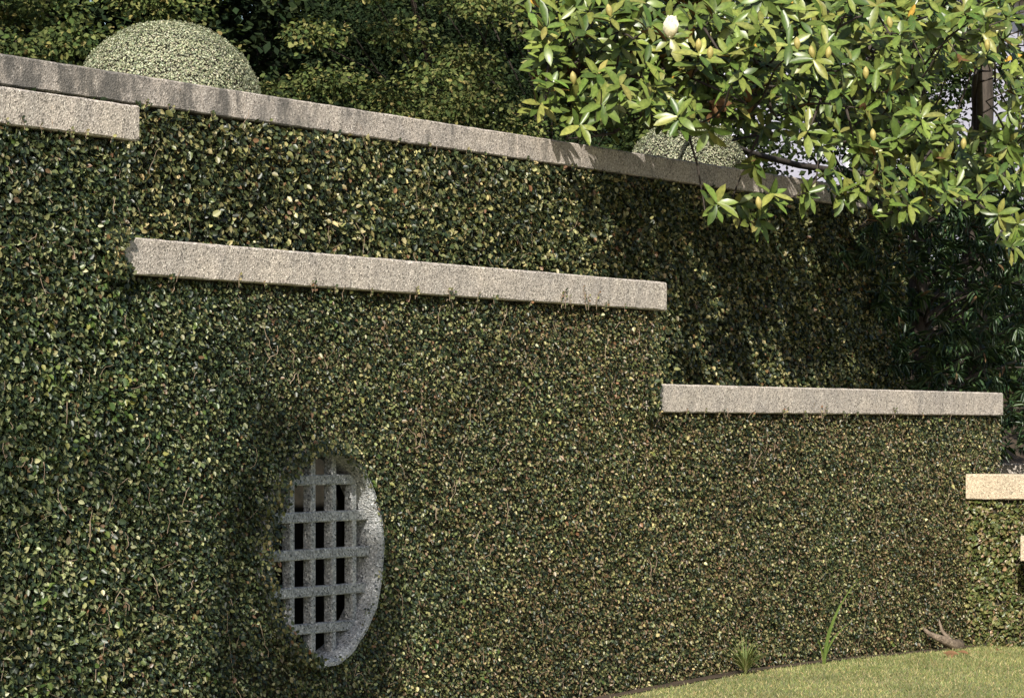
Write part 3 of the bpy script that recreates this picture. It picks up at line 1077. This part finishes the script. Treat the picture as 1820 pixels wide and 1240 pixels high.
for i in own:
    ci = 4 if yl[i] else random.choices([0, 1, 2, 3], [22, 40, 28, 10])[0]
    leaf_object(mag_meshes[(int(LK[i]), ci)], mag, LP[i], LT[i], LN[i], float(LS[i]))
rest = np.ones(len(LP), bool)
rest[own] = False
V, Fq, C, Mi, off = [], [], [], [], 0
for k in range(4):
    s = rest & (LK == k)
    v, f, m = MAGV[k]
    a, b_, c_ = instance(v, f, LP[s], LT[s], LN[s], LS[s], LC[s])
    c_ = c_.reshape(-1, len(v), 3)
    c_[:, 1:18:3] *= 1.3
    c_[:, 18:] = RUST
    V.append(a); Fq.append(b_ + off); C.append(c_.reshape(-1, 3)); Mi.append(np.tile(m, s.sum()))
    off += len(a)
o = link('foliage', np_mesh('magnolia_foliage', np.concatenate(V), np.concatenate(Fq), np.concatenate(C), np.concatenate(Mi), smooth=True), [M_MAG, M_MAGU], mag)
o['kind'] = 'stuff'


def bud_mesh(r, hgt, c0, c1, petals=0):
    seg, rings = 10, 8
    v, f, c = [], [], []
    for i in range(rings + 1):
        t = i / rings
        rr = r * (math.sin(math.pi * min(t * 0.92 + 0.06, 1.0)) ** 0.75) * (1.0 if t < 0.97 else 0.3)
        for k in range(seg):
            p = 2 * math.pi * k / seg
            q = rr * (1 + (0.1 * math.cos(3 * p + 4 * t) if petals else 0.03 * math.cos(5 * p)))
            v.append((math.cos(p) * q, math.sin(p) * q, t * hgt))
            c.append(tuple(np.array(c0) * (1 - t) + np.array(c1) * t))
    for i in range(rings):
        for k in range(seg):
            k2 = (k + 1) % seg
            f.append((i * seg + k, i * seg + k2, (i + 1) * seg + k2, (i + 1) * seg + k))
    return np_mesh('bud', np.array(v), np.array(f), np.array(c), smooth=True)


bud = bud_mesh(0.022, 0.085, (0.30, 0.27, 0.08), (0.5, 0.42, 0.17))
bud.materials.append(M_PETAL)
for px, py in ((1020, 150), (1553, 250), (1583, 50), (1755, 90), (1241, 92), (1445, 103), (1471, 104), (1539, 140), (1418, 88), (1350, 372), (1085, 30), (1712, 265), (1261, 105)):
    p = at(px, py, mag_y(px) - 0.32)
    o = link('flower_bud', bud, M_PETAL, mag)
    o.location = p
    o.rotation_euler = (random.uniform(-.2, .2), random.uniform(-.2, .2), random.uniform(0, 6))
# the open white flower: cupped petals round a pale heart
fp = at(1191, 68, mag_y(1191) - 0.38)
fl = bud_mesh(0.05, 0.13, (0.62, 0.55, 0.33), (0.86, 0.84, 0.78), 1)
fl.materials.append(M_PETAL)
flo = link('flower', fl, M_PETAL, mag)
flo.location = fp
flo.rotation_euler = (0.1, -0.12, 0.3)
flo['label'] = 'half open white magnolia flower'
pv, pf, pm = big_leaf(-0.25, 0.16, 0.36, two=False)
pme = np_mesh('petal', pv, pf, np.tile((0.86, 0.83, 0.75), (len(pv), 1)), smooth=True)
pme.materials.append(M_PETAL)
for k in range(6):
    t = k * 1.047
    rad = np.array([math.cos(t), math.sin(t), 0])
    leaf_object(pme, flo, rad * 0.022 + np.array([0, 0, 0.005]), norm(rad * 0.34 + np.array([0, 0, 1.0])), -rad + np.array([0, 0, 0.2]), 0.135, 'petal')

# ------------------------------------------------------------------ strap-leaved tree in the shade past the rear wall
pod = thing('strap_leaved_tree', 'dark shade tree with drooping narrow strap leaves past the end of the rear wall', 'tree')
pb = at(1660, 700, 1.6)
tb = MB()
pod_base = np.array([pb[0], 1.7, 0.1])
tb.tube([(pod_base[0], 1.7, -0.2), (pod_base[0] + .05, 1.7, 1.5), (pod_base[0] - 0.05, 1.75, 3.2), (pod_base[0], 1.7, 4.6)], [0.13, 0.1, 0.07, 0.02], 8)
tb.build('trunk', M_BARK, pod, smooth=True)
wc = []
while len(wc) < 900:
    px, py = random.uniform(1470, 1960), random.uniform(300, 830)
    lim = 1490 + max(0, py - 450) * 0.55
    if px < lim or (px > 1740 and py > 790):
        continue
    wc.append(at(px, py, random.uniform(0.7, 2.6)))
wc = np.array(wc)
bb = MB()
for w_ in wc[::14]:
    a = np.array([pod_base[0], 1.7, np.clip(w_[2] - 0.3, 0.6, 4.2)])
    bb.tube(limb_path(a, w_, 0.05, 5), np.linspace(0.018, 0.004, 5), 5)
o = bb.build('branch', M_BARK, pod)
o['kind'] = 'stuff'
PP, PT, PN, PS = [], [], [], []
for w_ in wc:
    ax = norm(np.array([-0.4, -0.5, 0.1]) + rng.normal(0, 0.4, 3))
    s1 = norm(np.cross(ax, [0, 0, 1.0])); s2 = np.cross(ax, s1)
    for i in range(random.randint(14, 22)):
        t = random.uniform(0, 6.28)
        rad = s1 * math.cos(t) + s2 * math.sin(t)
        PP.append(w_ - ax * random.uniform(0, 0.14))
        PT.append(norm(ax * random.uniform(0.2, 0.7) + rad * 0.8 + np.array([0, 0, -0.55])))
        PN.append(norm(np.array([0, 0, 1.0]) - rad * 0.1 + rng.normal(0, 0.25, 3)))
        PS.append(random.uniform(0.09, 0.15))
PP, PT, PN, PS = map(np.array, (PP, PT, PN, PS))
v, f, cc = instance(LEAF_V, LEAF_F, PP, PT, PN, PS, palette(len(PP), [(0.022, 0.045, 0.02), (0.035, 0.07, 0.028), (0.06, 0.1, 0.035), (0.14, 0.09, 0.05)], [30, 40, 20, 2]), PS * 0.26)
o = link('crown', np_mesh('strap_crown', v, f, cc), M_STRAP, pod)
o['kind'] = 'stuff'

# dense shrubs that close the view behind the strap-leaved tree
for px, Y, zz, rx_, lab in ((1600, 5.5, 2.1, 2.4, 'dense dark shrub on the bank behind the end of the rear wall'), (1890, 4.6, 1.6, 3.2, 'dense dark shrub behind the shaded far wall')):
    c_ = at(px, 500, Y)
    broadleaf(lab, (c_[0], Y, 0.8), cloud((c_[0], Y, zz), (rx_, 1.6, 2.4), 200, 0.4, 0.8, 0.3), 0.1, 110, trunk_r=0.1, name='dense_shrub', group='shrubs past the rear wall',
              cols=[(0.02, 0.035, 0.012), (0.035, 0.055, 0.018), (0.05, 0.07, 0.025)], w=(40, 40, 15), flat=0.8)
c_ = at(1225, 250, 6.0)
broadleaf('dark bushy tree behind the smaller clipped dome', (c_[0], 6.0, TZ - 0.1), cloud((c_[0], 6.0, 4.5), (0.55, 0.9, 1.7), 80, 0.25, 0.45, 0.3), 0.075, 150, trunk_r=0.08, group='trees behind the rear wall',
          cols=[(0.025, 0.04, 0.014), (0.045, 0.065, 0.02), (0.075, 0.095, 0.03)], w=(35, 40, 20), flat=0.7)
c_ = at(1560, 20, 6.5)
broadleaf('shaded tree rising behind the magnolia crown', (c_[0], 6.5, TZ - 0.1), cloud((c_[0], 6.5, 6.3), (2.4, 1.4, 1.7), 170, 0.35, 0.7, 0.3), 0.08, 120, trunk_r=0.12,
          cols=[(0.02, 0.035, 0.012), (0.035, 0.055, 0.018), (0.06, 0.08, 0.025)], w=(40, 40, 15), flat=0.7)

# ------------------------------------------------------------------ pale house beyond the garden
house = thing('pale_house', 'pale lavender white house wall glimpsed through the magnolia branches', 'house', None)
hp0, hp1 = at(1330, 300, 20.0), at(1900, 300, 20.0)
M_WALL = plain_mat('pale_render', (0.5, 0.49, 0.6), (0.6, 0.59, 0.68), 2.0, bump=0.05)
M_ROOF = plain_mat('terracotta_roof', (0.3, 0.12, 0.07), (0.42, 0.19, 0.1), 10.0)
M_GLASS = plain_mat('dark_glass', (0.02, 0.025, 0.03), (0.05, 0.055, 0.06), 1.0, rough=0.1, bump=0.0)
M_TRIM = plain_mat('white_trim', (0.78, 0.78, 0.78), (0.82, 0.82, 0.82), 4.0, bump=0.02)
hx0, hx1, hz1 = hp0[0], hp1[0], 12.2
MB().box(hx0, hx1, 20.0, 29.0, TZ - 0.3, hz1).build('wall', M_WALL, house)
mb = MB()
o_ = 0.5
mb.quad((hx0 - o_, 20 - o_, hz1 - 0.02), (hx1 + o_, 20 - o_, hz1 - 0.02), (hx1 + o_, 24.5, hz1 + 2.3), (hx0 - o_, 24.5, hz1 + 2.3))
mb.quad((hx1 + o_, 29 + o_, hz1 - 0.02), (hx0 - o_, 29 + o_, hz1 - 0.02), (hx0 - o_, 24.5, hz1 + 2.3), (hx1 + o_, 24.5, hz1 + 2.3))
mb.quad((hx0 - o_, 20 - o_, hz1 - 0.12), (hx1 + o_, 20 - o_, hz1 - 0.12), (hx1 + o_, 20 - o_, hz1 - 0.02), (hx0 - o_, 20 - o_, hz1 - 0.02))
mb.quad((hx0, 20, hz1), (hx0, 29, hz1), (hx0, 24.5, hz1 + 2.05))
mb.build('roof', M_ROOF, house)
for k in range(1, 5):
    x = hx0 + 1.6 + k * (hx1 - hx0 - 3.2) / 4
    for z in (4.2, 7.2):
        w_ = MB().box(x - 0.55, x + 0.55, 19.95, 20.02, z, z + 1.4).build('window', M_TRIM, house)
        MB().box(x - 0.46, x - 0.02, 19.93, 19.97, z + 0.08, z + 1.32).build('pane', M_GLASS, w_)
        MB().box(x + 0.02, x + 0.46, 19.93, 19.97, z + 0.08, z + 1.32).build('pane', M_GLASS, w_)

# ------------------------------------------------------------------ tree left of the picture whose shade falls on the near wall
SHADE = [(10.5, 2.6), (XA + 0.1, 2.45), (13.9, 1.9), (14.9, 1.5), (15.54, 1.25), (15.56, 0.5), (15.35, 0.2), (10.5, -0.6)]
sh = []
TR = np.array(TRAVEL)
for _ in range(420):
    X = random.uniform(10.5, 15.7)
    z = random.uniform(-0.6, 2.75)
    if not in_poly(X, z, SHADE) or ((X < 14.4 or z > 1.6) and random.random() < 0.93):
        continue
    p = np.array([X, 0.0, z]) - TR * random.uniform(11.0, 12.6)
    sh.append((p[0], p[1], p[2], random.uniform(0.15, 0.28)))
shb = np.array(sh).mean(0)
broadleaf('lawn tree shading the near end of the stepped wall', (shb[0] - 1.2, shb[1] - 0.1, -0.03), sh, 0.08, 50, trunk_r=0.12, name='shade_tree', group=None, flat=0.8)

# ------------------------------------------------------------------ grass and small plants at the foot of the wall
n = 140000
gx_ = rng.uniform(16.5, 26.0, n)
gy_ = rng.uniform(-4.2, -0.06, n)
ok = ~((gx_ > DX - 0.0) & (gy_ > -4.6))
edge = -0.045 - 0.035 * (1 + wave(gx_ * 1.4, gx_ * 0.6, 2.2)) - 0.05 * rng.uniform(0, 1, n)
ok &= gy_ < edge
gx_, gy_ = gx_[ok], gy_[ok]
x_, y_, z_ = proj(np.stack([gx_, gy_, ground_h(gx_, gy_)], -1))
ok = (x_ > 900) & (x_ < 1960) & (y_ < 1330)
gx_, gy_ = gx_[ok], gy_[ok]
n = len(gx_)
gp = np.stack([gx_, gy_, ground_h(gx_, gy_) - 0.002], -1)
tip = norm(np.stack([rng.normal(0, 0.5, n), rng.normal(0, 0.5, n), rng.uniform(0.5, 1, n)], -1))
nor = norm(rng.normal(0, 1, (n, 3)))
pat = wave(gx_ * 1.6, gy_ * 1.6, 1.1)
gcol = palette(n, [(0.13, 0.17, 0.06), (0.22, 0.24, 0.095), (0.33, 0.3, 0.145), (0.46, 0.38, 0.22)], [34, 38, 22, 9]) * (1 + 0.25 * pat)[:, None]
v, f, cc = instance(BLADE_V, BLADE_F, gp, tip, nor, rng.uniform(0.014, 0.032, n), gcol, rng.uniform(0.003, 0.0055, n))
g = link('lawn_grass', np_mesh('lawn_grass', v, f, cc), M_GRASS)
tag(g, 'short sunlit mown grass at the foot of the stepped wall', 'grass')
g['kind'] = 'stuff'


def blades(name, label, cat, px, py, Y, specs, cols, mat, group=None):
    """arching blades from one crown: (azimuth, lean, length, width)"""
    p = at(px, py, Y)
    p[2] = ground_h(p[0], p[1])
    root = thing(name, label, cat, group, tuple(p))
    for az, lean, L, w in specs:
        k = 7
        vs, fs = [], []
        d = np.array([math.cos(az), math.sin(az), 0])
        s = np.array([-d[1], d[0], 0])
        for i in range(k + 1):
            t = i / k
            q = d * (lean * L * t ** 1.8) + np.array([0, 0, L * (t - 0.28 * lean * t ** 2.6)])
            ww = w * (1 - t ** 2.5) * (0.6 + 0.8 * math.sin(math.pi * min(t + 0.25, 1)))
            vs += [q - s * ww + d * 0.15 * ww, q, q + s * ww + d * 0.15 * ww]
        for i in range(k):
            a = 3 * i
            fs += [(a, a + 1, a + 4, a + 3), (a + 1, a + 2, a + 5, a + 4)]
        c = cols[random.randrange(len(cols))]
        me = np_mesh('blade', np.array(vs), np.array(fs), np.tile(c, (len(vs), 1)), smooth=True)
        o = link('leaf', me, mat, root)
    return root


STRAP_C = [(0.17, 0.23, 0.06), (0.13, 0.19, 0.05)]
blades('strap_leaf_plant', 'young plant with a few long arching strap leaves at the wall foot', 'plant', 1464, 1178, -0.16,
       [(-0.55, 0.5, 0.74, 0.015), (-0.7, 0.75, 0.42, 0.014), (2.6, 0.35, 0.26, 0.009)], STRAP_C, M_STRAP)
GR_C = [(0.16, 0.2, 0.07), (0.1, 0.14, 0.04), (0.22, 0.22, 0.1)]
for px, py, k, hh, lab in ((1325, 1196, 80, 0.36, 'fine leaved grass tuft beside the strap leaf plant at the wall foot'), (860, 1262, 42, 0.26, 'straggling grass tuft at the wall foot below the round window')):
    blades('grass_tuft', lab, 'grass', px, py, -0.14, [(random.uniform(0, 6.28), random.uniform(0.3, 1.6), random.uniform(0.4, 1.0) * hh, 0.0036) for _ in range(k)], GR_C, M_GRASS, 'grass tufts at the wall foot')

# old woody fig stem and fallen leaves near the corner of the walls
wp = at(1690, 1150, -0.1)
wp[2] = ground_h(wp[0], wp[1])
M_OLDWOOD = plain_mat('old_wood', (0.08, 0.06, 0.045), (0.28, 0.22, 0.16), 28.0, bump=1.0)
sg = thing('woody_stem', 'pale old woody stem twisting out of the ground at the wall corner', 'stem', None, tuple(wp))
MB().tube([(0.16, 0.02, -0.05), (0.09, -0.02, 0.035), (-0.02, 0.0, 0.05), (-0.12, 0.03, 0.09), (-0.2, 0.09, 0.13), (-0.25, 0.14, 0.19)], [0.035, 0.05, 0.034, 0.03, 0.018, 0.008], 8).build('stem', M_OLDWOOD, sg, smooth=True)
MB().tube([(0.1, 0.0, -0.02), (0.12, 0.05, 0.06), (0.07, 0.1, 0.14), (0.08, 0.16, 0.3)], [0.026, 0.024, 0.014, 0.006], 6).build('stem', M_OLDWOOD, sg, smooth=True)
dv, df, dm = big_leaf(0.2, 0.1, 0.22)
dme = np_mesh('dry_leaf', dv, df, np.tile((0.17, 0.095, 0.05), (len(dv), 1)), dm, smooth=True)
dme.materials.append(M_MAGU)
dme.materials.append(M_MAGU)
for px, py in ((1688, 1163), (1702, 1161), (1676, 1166), (1772, 1157), (1695, 1168)):
    d = FWD * F_PX + RGT * (px - 910)
    t = (EYE + 0.0) / (py - HOR)
    p = CAMP + d * t
    p[2] = ground_h(p[0], p[1]) + 0.025
    o = leaf_object(dme, None, p, norm(rng.normal(0, 1, 3) * np.array([1, 1, 0.1])), np.array([-0.5, -0.35, 1.0]), random.uniform(0.08, 0.12), 'fallen_leaf')
    tag(o, 'dry brown leaf fallen on the lawn near the wall corner', 'leaf', 'fallen leaves on the lawn')
